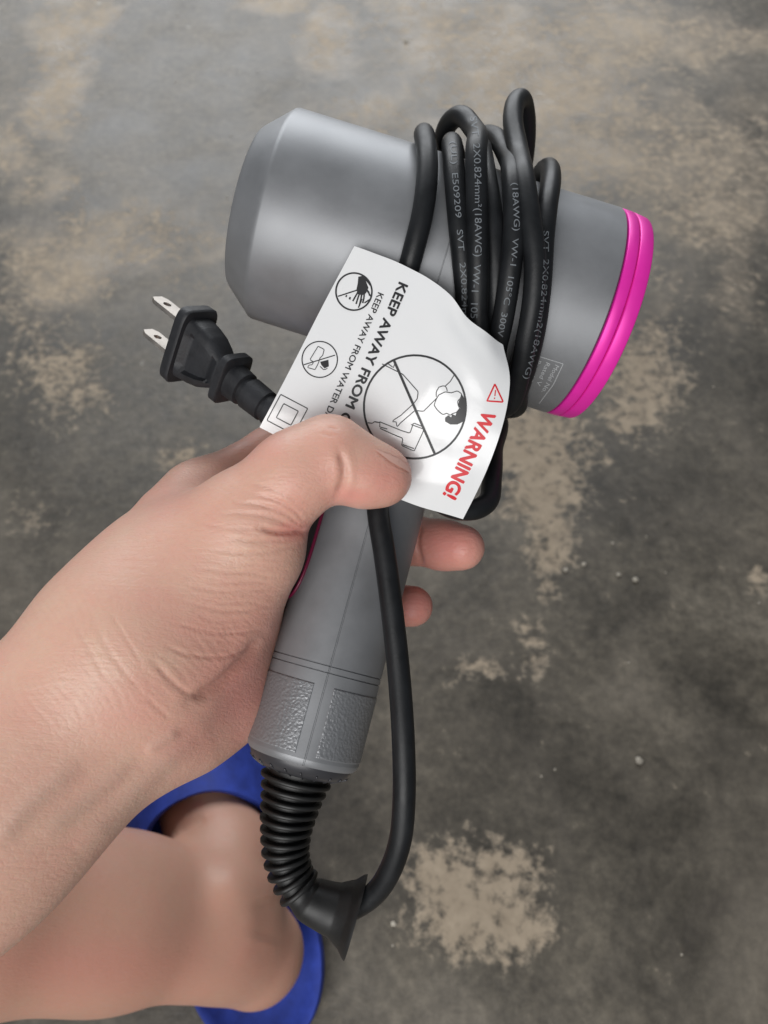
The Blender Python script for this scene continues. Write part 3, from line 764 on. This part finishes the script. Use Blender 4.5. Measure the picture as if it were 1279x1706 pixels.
# cord print
cord_bvh = bvh_of([cord_o]); CI = M['grey_ink']
def cord_text(s, path, size): text_px(s, None, None, size, CI, cord_o, cord_bvh, bold=.0, path=path, lift=.0001, maxlen=2.5)
cord_text('(UL)  E509209   SVT   2X0.824mm', [(750, 236), (753, 290), (758, 350), (764, 420), (769, 480), (770, 545)], 14)
cord_text('SVT  2X0.824mm\u00b2(18AWG)  VW-1  105', [(783, 195), (788, 235), (791, 300), (791, 370), (791, 430), (786, 480), (784, 530)], 16)
cord_text('(18AWG)  VW-1  105\u00b0C  300V', [(853, 305), (856, 376), (850, 440), (840, 500), (828, 560)], 14)
cord_text('SVT  2X0.824mm2(18AWG)', [(905, 385), (905, 440), (900, 510), (889, 570), (872, 630)], 13)
# rating label and switch mark printed on the shell
shell_bvh = bvh_of([barrel, handle]); FI = M['faint_ink']
stroke([[(896, 593), (938, 606)], [(938, 606), (922, 640), (898, 672)]], 1.1, 'rating_frame', FI, barrel, shell_bvh, lift=.0001)
text_px('Model No.', (925, 607), (902, 652), 10.5, FI, barrel, shell_bvh, lift=.0001, name='rating_lettering')
text_px('Rated V', (910, 603), (893, 640), 10.5, FI, barrel, shell_bvh, lift=.0001, name='rating_lettering')
text_px('Rated F', (895, 599), (880, 634), 10.5, FI, barrel, shell_bvh, lift=.0001, name='rating_lettering')
stroke([ring(552, 839, 5.0, 5.6)], 1.6, 'switch_mark', FI, handle, shell_bvh, lift=.0001, step=1.5)

# ------------------------------------------------------------------ person: hand with forearm, lower leg with foot
def smin(a, b, k):
    h = np.clip(0.5 + 0.5 * (b - a) / k, 0, 1)
    return b + (a - b) * h - k * h * (1 - h)
def cone(X, a, b, ra, rb):
    a, b = np.asarray(a, np.float32), np.asarray(b, np.float32); ba = b - a
    dx, dy, dz = X[0] - a[0], X[1] - a[1], X[2] - a[2]
    t = np.clip((dx * ba[0] + dy * ba[1] + dz * ba[2]) / np.dot(ba, ba), 0, 1)
    return np.sqrt((dx - t * ba[0]) ** 2 + (dy - t * ba[1]) ** 2 + (dz - t * ba[2]) ** 2) - (ra + (rb - ra) * t)
def surface_nets(D, o, h):
    S = D < 0
    c8 = [(i, j, k) for i in (0, 1) for j in (0, 1) for k in (0, 1)]
    nx, ny, nz = D.shape
    cnt = np.zeros((nx - 1, ny - 1, nz - 1), np.int8)
    for i, j, k in c8: cnt += S[i:nx - 1 + i, j:ny - 1 + j, k:nz - 1 + k]
    I = np.argwhere((cnt > 0) & (cnt < 8)); idx = np.full(cnt.shape, -1, np.int64); idx[tuple(I.T)] = np.arange(len(I))
    acc = np.zeros((len(I), 3)); num = np.zeros(len(I))
    val = {q: D[I[:, 0] + q[0], I[:, 1] + q[1], I[:, 2] + q[2]] for q in c8}
    for q in c8:
        for ax in range(3):
            if q[ax] == 0:
                r = list(q); r[ax] = 1; r = tuple(r); a, b = val[q], val[r]; m_ = (a < 0) != (b < 0)
                t = np.where(m_, a / np.where(m_, a - b, 1), 0); p = np.array(q, float)[None].repeat(len(I), 0); p[:, ax] += t
                acc[m_] += p[m_]; num[m_] += 1
    V_ = (I + acc / num[:, None]) * h + o
    F_ = []
    for ax in range(3):
        sl = [slice(None)] * 3; sl[ax] = slice(0, -1); s2 = [slice(None)] * 3; s2[ax] = slice(1, None)
        a, b = S[tuple(sl)], S[tuple(s2)]; E = np.argwhere(a != b); b1, b2 = (ax + 1) % 3, (ax + 2) % 3
        E = E[(E[:, b1] > 0) & (E[:, b2] > 0) & (E[:, b1] < D.shape[b1] - 1) & (E[:, b2] < D.shape[b2] - 1)]
        inside = a[tuple(E.T)]
        def cell(d1, d2):
            q = E.copy(); q[:, b1] += d1; q[:, b2] += d2; return idx[tuple(q.T)]
        Q = np.stack([cell(-1, -1), cell(0, -1), cell(0, 0), cell(-1, 0)], -1)
        Q[~inside] = Q[~inside][:, ::-1]; F_.append(Q)
    return V_, np.vstack(F_)
def sdf_body(prims, lo, hi, h):
    ax = [np.arange(lo[i], hi[i], h, dtype=np.float32) for i in range(3)]
    X = np.meshgrid(*ax, indexing='ij'); D = None
    for (a, b, ra, rb, k) in prims:
        d = cone(X, a, b, ra, rb); D = d if D is None else smin(D, d, k)
    V_, F_ = surface_nets(D, np.array(lo), h)
    return V_, F_
def pr(a, b, ra, rb, k):      # radii given in photo pixels at the point's distance
    return (cp(*a), cp(*b), ra * a[2] / FPX, rb * b[2] / FPX, k)
def make_body(name, prims, h, m, parent, sculpt):
    lo = np.min([np.minimum(p[0] - p[2], p[1] - p[3]) for p in prims], 0) - 3 * h
    hi = np.max([np.maximum(p[0] + p[2], p[1] + p[3]) for p in prims], 0) + 3 * h
    V_, F_ = sdf_body(prims, lo, hi, h)
    o = link(name, c2w(V_), F_, m, parent)
    mod = o.modifiers.new('s', 'SMOOTH'); mod.factor = 0.5; mod.iterations = 4
    mod = o.modifiers.new('d', 'SUBSURF'); mod.levels = 1; mod.render_levels = 1
    dg = bpy.context.evaluated_depsgraph_get(); me = bpy.data.meshes.new_from_object(o.evaluated_get(dg))
    o.modifiers.clear(); old = o.data; o.data = me; bpy.data.meshes.remove(old)
    base = np.array(parent.location); n = len(me.vertices)
    co = np.empty(n * 3, np.float32); me.vertices.foreach_get('co', co); co = co.reshape(-1, 3).astype(float) + base
    no = np.empty(n * 3, np.float32); me.vertices.foreach_get('normal', no); no = no.reshape(-1, 3)
    # make sure normals point outwards
    if np.sum(no * (co - co.mean(0))) < 0: me.flip_normals(); no = -no
    disp, attrs = sculpt(co, no)
    co2 = co + no * disp[:, None] - base
    me.vertices.foreach_set('co', co2.astype(np.float32).ravel())
    for k_, val in attrs.items():
        a = me.attributes.new(k_, 'FLOAT', 'POINT'); a.data.foreach_set('value', val.astype(np.float32))
    me.polygons.foreach_set('use_smooth', [True] * len(me.polygons)); me.update()
    return o
def polydist(P2, line):
    L = np.array(line, float); best = np.full(len(P2), 1e9); sgn = np.zeros(len(P2)); tt = np.zeros(len(P2)); tot = len(L) - 1
    for i in range(tot):
        a, b = L[i], L[i + 1]; ab = b - a; t = np.clip(((P2 - a) @ ab) / (ab @ ab), 0, 1)
        q = P2 - a - t[:, None] * ab; d = np.hypot(q[:, 0], q[:, 1]); m_ = d < best
        best = np.where(m_, d, best); tt = np.where(m_, (i + t) / tot, tt)
    return best, tt
def smooth_line(line, step=6): return resample(catmull(np.array([(x, y, 0.0) for x, y in line]), step), step)[:, :2]

person = empty('person', tuple(wp(250, 1250, .26)), 'person with bare left hand gripping the hair dryer and bare foot in a blue slide', 'person')
ARM = [
 # forearm: two bones side by side
 pr((-420, 1640, .190), (-60, 1305, .204), 150, 138, .01),
 pr((-60, 1305, .204), (215, 1055, .217), 138, 122, .02),
 pr((-420, 1770, .195), (-60, 1432, .208), 124, 102, .03),
 pr((-60, 1432, .208), (255, 1186, .222), 102, 97, .03),
 # heel of the hand, back of the hand, palm
 pr((215, 1055, .217), (308, 884, .243), 118, 72, .018),
 pr((245, 1060, .225), (335, 985, .232), 112, 112, .02),
 pr((300, 1185, .235), (352, 1155, .240), 92, 80, .018),
 pr((352, 1155, .240), (366, 1060, .246), 76, 74, .016),
 pr((330, 960, .250), (385, 1000, .252), 90, 78, .016),
 # thenar and thumb
 pr((335, 1010, .226), (422, 922, .222), 106, 82, .014),
 pr((300, 960, .226), (405, 868, .2185), 108, 76, .014),
 pr((405, 868, .2185), (490, 793, .2150), 76, 69, .007),
 pr((490, 793, .2150), (546, 758, .2150), 69, 68, .006),
 pr((558, 766, .2152), (606, 788, .2168), 65, 53, .0030),
 pr((606, 788, .2168), (639, 795, .2180), 53, 47.5, .006),
 # index
 pr((312, 872, .246), (336, 828, .252), 64, 53, .012),
 pr((332, 826, .252), (455, 758, .266), 52, 47, .008),
 pr((455, 758, .266), (585, 775, .273), 46, 43, .004),
 pr((585, 775, .273), (680, 800, .262), 42, 36, .004),
 # middle
 pr((355, 930, .264), (540, 900, .276), 52, 46, .006),
 pr((540, 900, .276), (688, 900, .276), 45, 41, .004),
 pr((692, 901, .276), (738, 908, .270), 40, 39.5, .0025),
 pr((738, 908, .270), (769, 912, .265), 39.5, 38.5, .004),
 # ring
 pr((370, 1020, .266), (530, 1010, .275), 50, 44, .005),
 pr((530, 1010, .275), (640, 1008, .275), 43, 38, .003),
 pr((640, 1008, .275), (687, 1010, .267), 37, 34.5, .003),
 # little
 pr((370, 1100, .262), (495, 1105, .270), 46, 40, .005),
 pr((495, 1105, .270), (575, 1095, .267), 38, 33, .003),
]
CREASE = [  # polyline in the photo, width px, depth m
 ([(430,880),(470,888),(512,886)], 4, .0010), ([(360,858),(410,856),(455,864),(490,878),(508,884)], 3, .00030), ([(390,838),(435,842),(475,856),(505,880)], 3, .00034),
 ([(380,898),(425,902),(470,900),(506,894)], 3, .00034), ([(350,916),(405,922),(460,918),(500,906)], 3, .00026), ([(425,824),(462,834),(495,856),(508,874)], 3, .00028),
 ([(320,945),(375,953),(440,950),(492,935)], 2.6, .00018), ([(310,976),(370,986),(440,983),(478,972)], 2.6, .00022), ([(300,1002),(355,1014),(420,1016),(462,1005)], 2.6, .00022),
 ([(285,1036),(335,1050),(390,1055),(440,1047)], 2.6, .00024), ([(265,1072),(310,1090),(370,1094),(420,1080)], 3, .00032), ([(255,1100),(285,1135),(320,1158),(345,1162)], 5, .00030),
 ([(315,1168),(360,1142),(405,1100),(440,1060)], 10, .0011), ([(150,1025),(182,1085),(215,1130),(245,1165)], 4, .00014), ([(245,1160),(262,1180),(282,1196)], 3.5, .0002),
 ([(120,1035),(152,1090),(180,1140)], 3, .00018), ([(180,1015),(212,1068),(236,1105)], 3, .00016),
 ([(563,748),(573,778),(570,806),(560,828)], 6, .0007), ([(545,712),(562,715)], 2.6, .00022), ([(535,722),(556,726)], 2.6, .00022),
 ([(410,806),(455,815),(498,838)], 2.6, .00020), ([(330,872),(380,880),(430,882)], 2.6, .00022),
 ([(700,872),(696,905),(704,945)], 4, .0006)]
RIDGE = [([(120,1420),(200,1345),(270,1270),(330,1225)], 20, .0009), ([(60,1400),(150,1330),(230,1262)], 15, .0005), ([(-20,1420),(60,1330),(140,1270)], 18, .0006), ([(240,1255),(300,1215)], 9, .0006)]
def lines_noise(P2, ang, freq, seed):
    c_, s_ = math.cos(ang), math.sin(ang); x = P2[:, 0] * c_ + P2[:, 1] * s_; y = -P2[:, 0] * s_ + P2[:, 1] * c_
    w = y + 7 * np.sin(x * .021 + seed) + 4 * np.sin(x * .05 + 2 * seed) + 2.5 * np.sin(y * .11 + x * .03)
    # narrow valleys of uneven depth
    v1 = -np.exp(-(np.sin(w * freq * .5) / .38) ** 2) * np.clip(0.45 + 0.8 * np.sin(x * .033 + y * .017 + seed), 0, 1.2)
    w2 = w * .9 + 5 * np.sin(x * .031 + 1.7 * seed)
    v2 = -np.exp(-(np.sin(w2 * freq * .83 + 1.1) / .34) ** 2) * np.clip(0.3 + 0.8 * np.sin(x * .041 - y * .03 + 2.2 * seed), 0, 1)
    return v1 + .8 * v2
def sculpt_arm(co, no):
    P2 = proj(co); view = EYE - co; view /= np.linalg.norm(view, axis=1)[:, None]
    face = np.clip(np.sum(no * view, 1) * 2.5, 0, 1)
    D = w2c(co)[:, 2]
    disp = np.zeros(len(co)); cr = np.zeros(len(co)); vein = np.zeros(len(co))
    front = face * (D < 0.245)
    front_all = face
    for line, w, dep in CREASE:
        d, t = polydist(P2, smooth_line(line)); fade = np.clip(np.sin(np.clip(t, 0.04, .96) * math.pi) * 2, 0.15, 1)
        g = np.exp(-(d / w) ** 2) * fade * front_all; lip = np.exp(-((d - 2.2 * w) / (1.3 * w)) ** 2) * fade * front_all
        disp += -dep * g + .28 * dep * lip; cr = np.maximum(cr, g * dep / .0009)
    for line, w, dep in RIDGE:
        d, t = polydist(P2, smooth_line(line)); fade = np.clip(np.sin(np.clip(t, 0.02, .98) * math.pi) * 1.6, 0, 1)
        g = np.exp(-(d / w) ** 2) * fade * front; disp += dep * g; vein = np.maximum(vein, g)
    # fine folded lines: across the thenar, and round the wrist
    m1 = np.exp(-(((P2[:, 0] - 390) / 120) ** 2 + ((P2[:, 1] - 980) / 100) ** 2)) * front
    disp += m1 * .00022 * lines_noise(P2, 0.08, .50, 1.0)
    m2 = np.exp(-(((P2[:, 0] - 120) / 130) ** 2 + ((P2[:, 1] - 1130) / 140) ** 2)) * front
    disp += m2 * .00011 * lines_noise(P2, 1.05, .46, 2.0)
    m3 = np.exp(-(((P2[:, 0] - 440) / 70) ** 2 + ((P2[:, 1] - 850) / 45) ** 2)) * front
    disp += m3 * .00024 * lines_noise(P2, 0.25, .50, 3.0)
    m4 = np.exp(-(((P2[:, 0] - 300) / 130) ** 2 + ((P2[:, 1] - 1080) / 120) ** 2)) * front
    disp += m4 * .00012 * lines_noise(P2, 0.6, .44, 4.0)
    fine_ = np.clip(-(m1 * lines_noise(P2, 0.08, .50, 1.0) + .8 * m2 * lines_noise(P2, 1.05, .46, 2.0) + m3 * lines_noise(P2, .25, .50, 3.0) + .6 * m4 * lines_noise(P2, .6, .44, 4.0)), 0, 1)
    cr = np.maximum(cr, .42 * fine_)
    bl = np.zeros(len(co))
    for x, y, rx, ry, s_ in ((400,1150,70,110,.75),(330,1230,90,60,.4),(490,885,40,22,.9),(640,800,60,45,.65),(590,825,60,22,.7),(560,730,40,40,.25),(740,905,90,70,1.0),(690,1010,60,60,1.0),(400,735,80,40,.45),(470,840,60,40,.4),(440,1040,40,60,.45),(280,830,60,50,.35),(555,770,50,70,.35),(370,1050,90,40,.3),(250,1180,60,60,.25)):
        bl = np.maximum(bl, s_ * np.exp(-(((P2[:, 0] - x) / rx) ** 2 + ((P2[:, 1] - y) / ry) ** 2)))
    return disp, {'blush': bl, 'crease': np.clip(cr, 0, 1), 'vein': vein}
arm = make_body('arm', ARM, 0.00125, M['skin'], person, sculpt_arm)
arm['label'] = 'bare left hand and forearm, thumb pressed on the tag'
# thumb nail seen edge-on along the top of the thumb tip
arm_bvh = bvh_of([arm])
nv_, nf_ = [], []
rows = [((622,748),(664,765)), ((627,752),(670,770)), ((633,757),(676,776)), ((641,763),(680,782)), ((650,770),(682,788))]
nail_pts = []
for (a, b) in rows:
    for t in np.linspace(0, 1, 8):
        h_ = cast(arm_bvh, a[0] + (b[0] - a[0]) * t, a[1] + (b[1] - a[1]) * t, 0.0003)
        nail_pts.append(h_)
if all(p is not None for p in nail_pts):
    link('thumbnail', np.array(nail_pts), grid_faces(5, 8), M['nail'], arm)

LEG = [
 pr((-330, 1490, .330), (-60, 1512, .368), 190, 152, .02),
 pr((-60, 1512, .368), (180, 1530, .404), 150, 117, .03),
 pr((180, 1530, .404), (350, 1530, .436), 117, 104, .03),
 pr((350, 1545, .436), (424, 1588, .453), 98, 82, .02),
 pr((372, 1500, .436), (374, 1430, .462), 84, 78, .012),
 pr((374, 1430, .462), (346, 1350, .490), 76, 70, .012),
 pr((346, 1350, .490), (300, 1250, .522), 70, 64, .012),
 pr((300, 1250, .522), (250, 1160, .535), 66, 36, .012),
 pr((330, 1260, .522), (300, 1170, .535), 58, 34, .012),
]
def sculpt_leg(co, no):
    P2 = proj(co); view = EYE - co; view /= np.linalg.norm(view, axis=1)[:, None]; face = np.clip(np.sum(no * view, 1) * 2.5, 0, 1)
    disp = np.zeros(len(co)); cr = np.zeros(len(co))
    for line, w, dep in (([(295,1388),(325,1370),(345,1360)], 8, .0012), ([(440,1490),(446,1535),(438,1575)], 24, .0020)):
        d, t = polydist(P2, smooth_line(line)); g = np.exp(-(d / w) ** 2) * face * np.clip(np.sin(np.clip(t, .05, .95) * math.pi) * 1.6, 0, 1); disp -= dep * g; cr = np.maximum(cr, g * .6)
    for x, y, r, dep in ((385, 1478, 40, .0030), (445, 1440, 26, -.001), (470, 1560, 40, .001)):
        disp += dep * np.exp(-((P2[:, 0] - x) ** 2 + (P2[:, 1] - y) ** 2) / r ** 2) * face
    bl = np.zeros(len(co))
    for x, y, rx, ry, s_ in ((150,1610,220,55,.7),(330,1340,10,8,.9),(430,1600,70,60,.4)):
        bl = np.maximum(bl, s_ * np.exp(-(((P2[:, 0] - x) / rx) ** 2 + ((P2[:, 1] - y) / ry) ** 2)))
    return disp, {'blush': bl, 'crease': cr * .3, 'vein': np.zeros(len(co))}
leg = make_body('lower_leg', LEG, 0.0022, M['leg_skin'], person, sculpt_leg)
leg['label'] = 'bare ankle and heel of the foot in the blue slide'

# ------------------------------------------------------------------ slide sandal
SOLE = 0.026
heel = at_height(424, 1600, SOLE); mid = at_height(338, 1330, SOLE)
fd = nrm((mid - heel) * [1, 1, 0]); sd = np.array([fd[1], -fd[0], 0])
slide = empty('slide_sandal', (heel[0], heel[1], 0), 'blue foam slide sandal worn on the bare foot', 'sandal')
def fl(s_, w, z): return np.array([heel[0], heel[1], 0]) + fd * s_ + sd * w + np.array([0, 0, z])
LH, LT = 0.052, 0.205
def half(s_):
    t = (s_ + LH) / (LH + LT)
    body = np.interp(t, [0, .15, .3, .45, .6, .78, 1], [.046, .0465, .0455, .0455, .049, .053, .050])
    return body * max(0.0, 1 - abs(2 * t - 1) ** 4.2) ** 0.5
ss = -LH + (LH + LT) * (0.5 - 0.5 * np.cos(np.linspace(0.03, math.pi - .03, 60)))
outl = [(s_, half(s_)) for s_ in ss] + [(s_, -half(s_)) for s_ in ss[::-1]]
outl = np.array(outl)
cen = np.array([(LT - LH) / 2, 0])
def ring_at(sh, z):
    q = cen + (outl - cen) * (1 - np.array([sh / 0.13, sh / 0.047])); return [fl(a, b, z) for a, b in q]
layers = [ring_at(.003, 0.0), ring_at(.0005, .002), ring_at(0, .012), ring_at(0, SOLE + .001), ring_at(.0008, SOLE + .003), ring_at(.003, SOLE + .0032), ring_at(.006, SOLE + .001), ring_at(.014, SOLE - .002), ring_at(.026, SOLE - .003), ring_at(.040, SOLE - .003)]
n = len(outl); vv = np.vstack(layers)
ff = grid_faces(len(layers), n, True) + [tuple(range(n))[::-1], tuple(range((len(layers) - 1) * n, len(layers) * n))]
fix_normals(link('sole', vv, ff, M['foam'], slide, sharp=60))
nt_, ns_ = 40, 14
outer_, inner_ = [], []
top_s = np.dot(at_height(345, 1316, .088) - heel, fd)
for i in range(nt_):
    q = -math.pi * i / (nt_ - 1) + math.pi        # from one side over the top to the other
    w = math.cos(q); zc = math.sin(q)
    rear = top_s - 0.052 * (1 - zc) ** 0.9; front_ = top_s + 0.085 + 0.012 * zc
    for j in range(ns_):
        t = j / (ns_ - 1); s_ = rear + (front_ - rear) * t
        hw = 0.0505 - .001 * t; hz = (0.070 - 0.026 * t)
        e = 0.8
        x = math.copysign(abs(w) ** e, w) * hw; z = .010 + (SOLE - .010) * min(1, zc * 3) + hz * abs(zc) ** e
        outer_.append(fl(s_, x, z)); inner_.append(fl(s_, x * .92, z - .0045 * zc - .0005))
N1 = nt_ * ns_; fa = grid_faces(nt_, ns_); fb = [tuple(i + N1 for i in q[::-1]) for q in fa]
border = [j for j in range(ns_)] + [i * ns_ + ns_ - 1 for i in range(1, nt_)] + [(nt_ - 1) * ns_ + j for j in range(ns_ - 2, -1, -1)] + [i * ns_ for i in range(nt_ - 2, 0, -1)]
fs = [(border[i], border[(i + 1) % len(border)], border[(i + 1) % len(border)] + N1, border[i] + N1) for i in range(len(border))]
fix_normals(link('strap', np.array(outer_ + inner_), fa + fb + fs, M['foam'], slide, sharp=60))
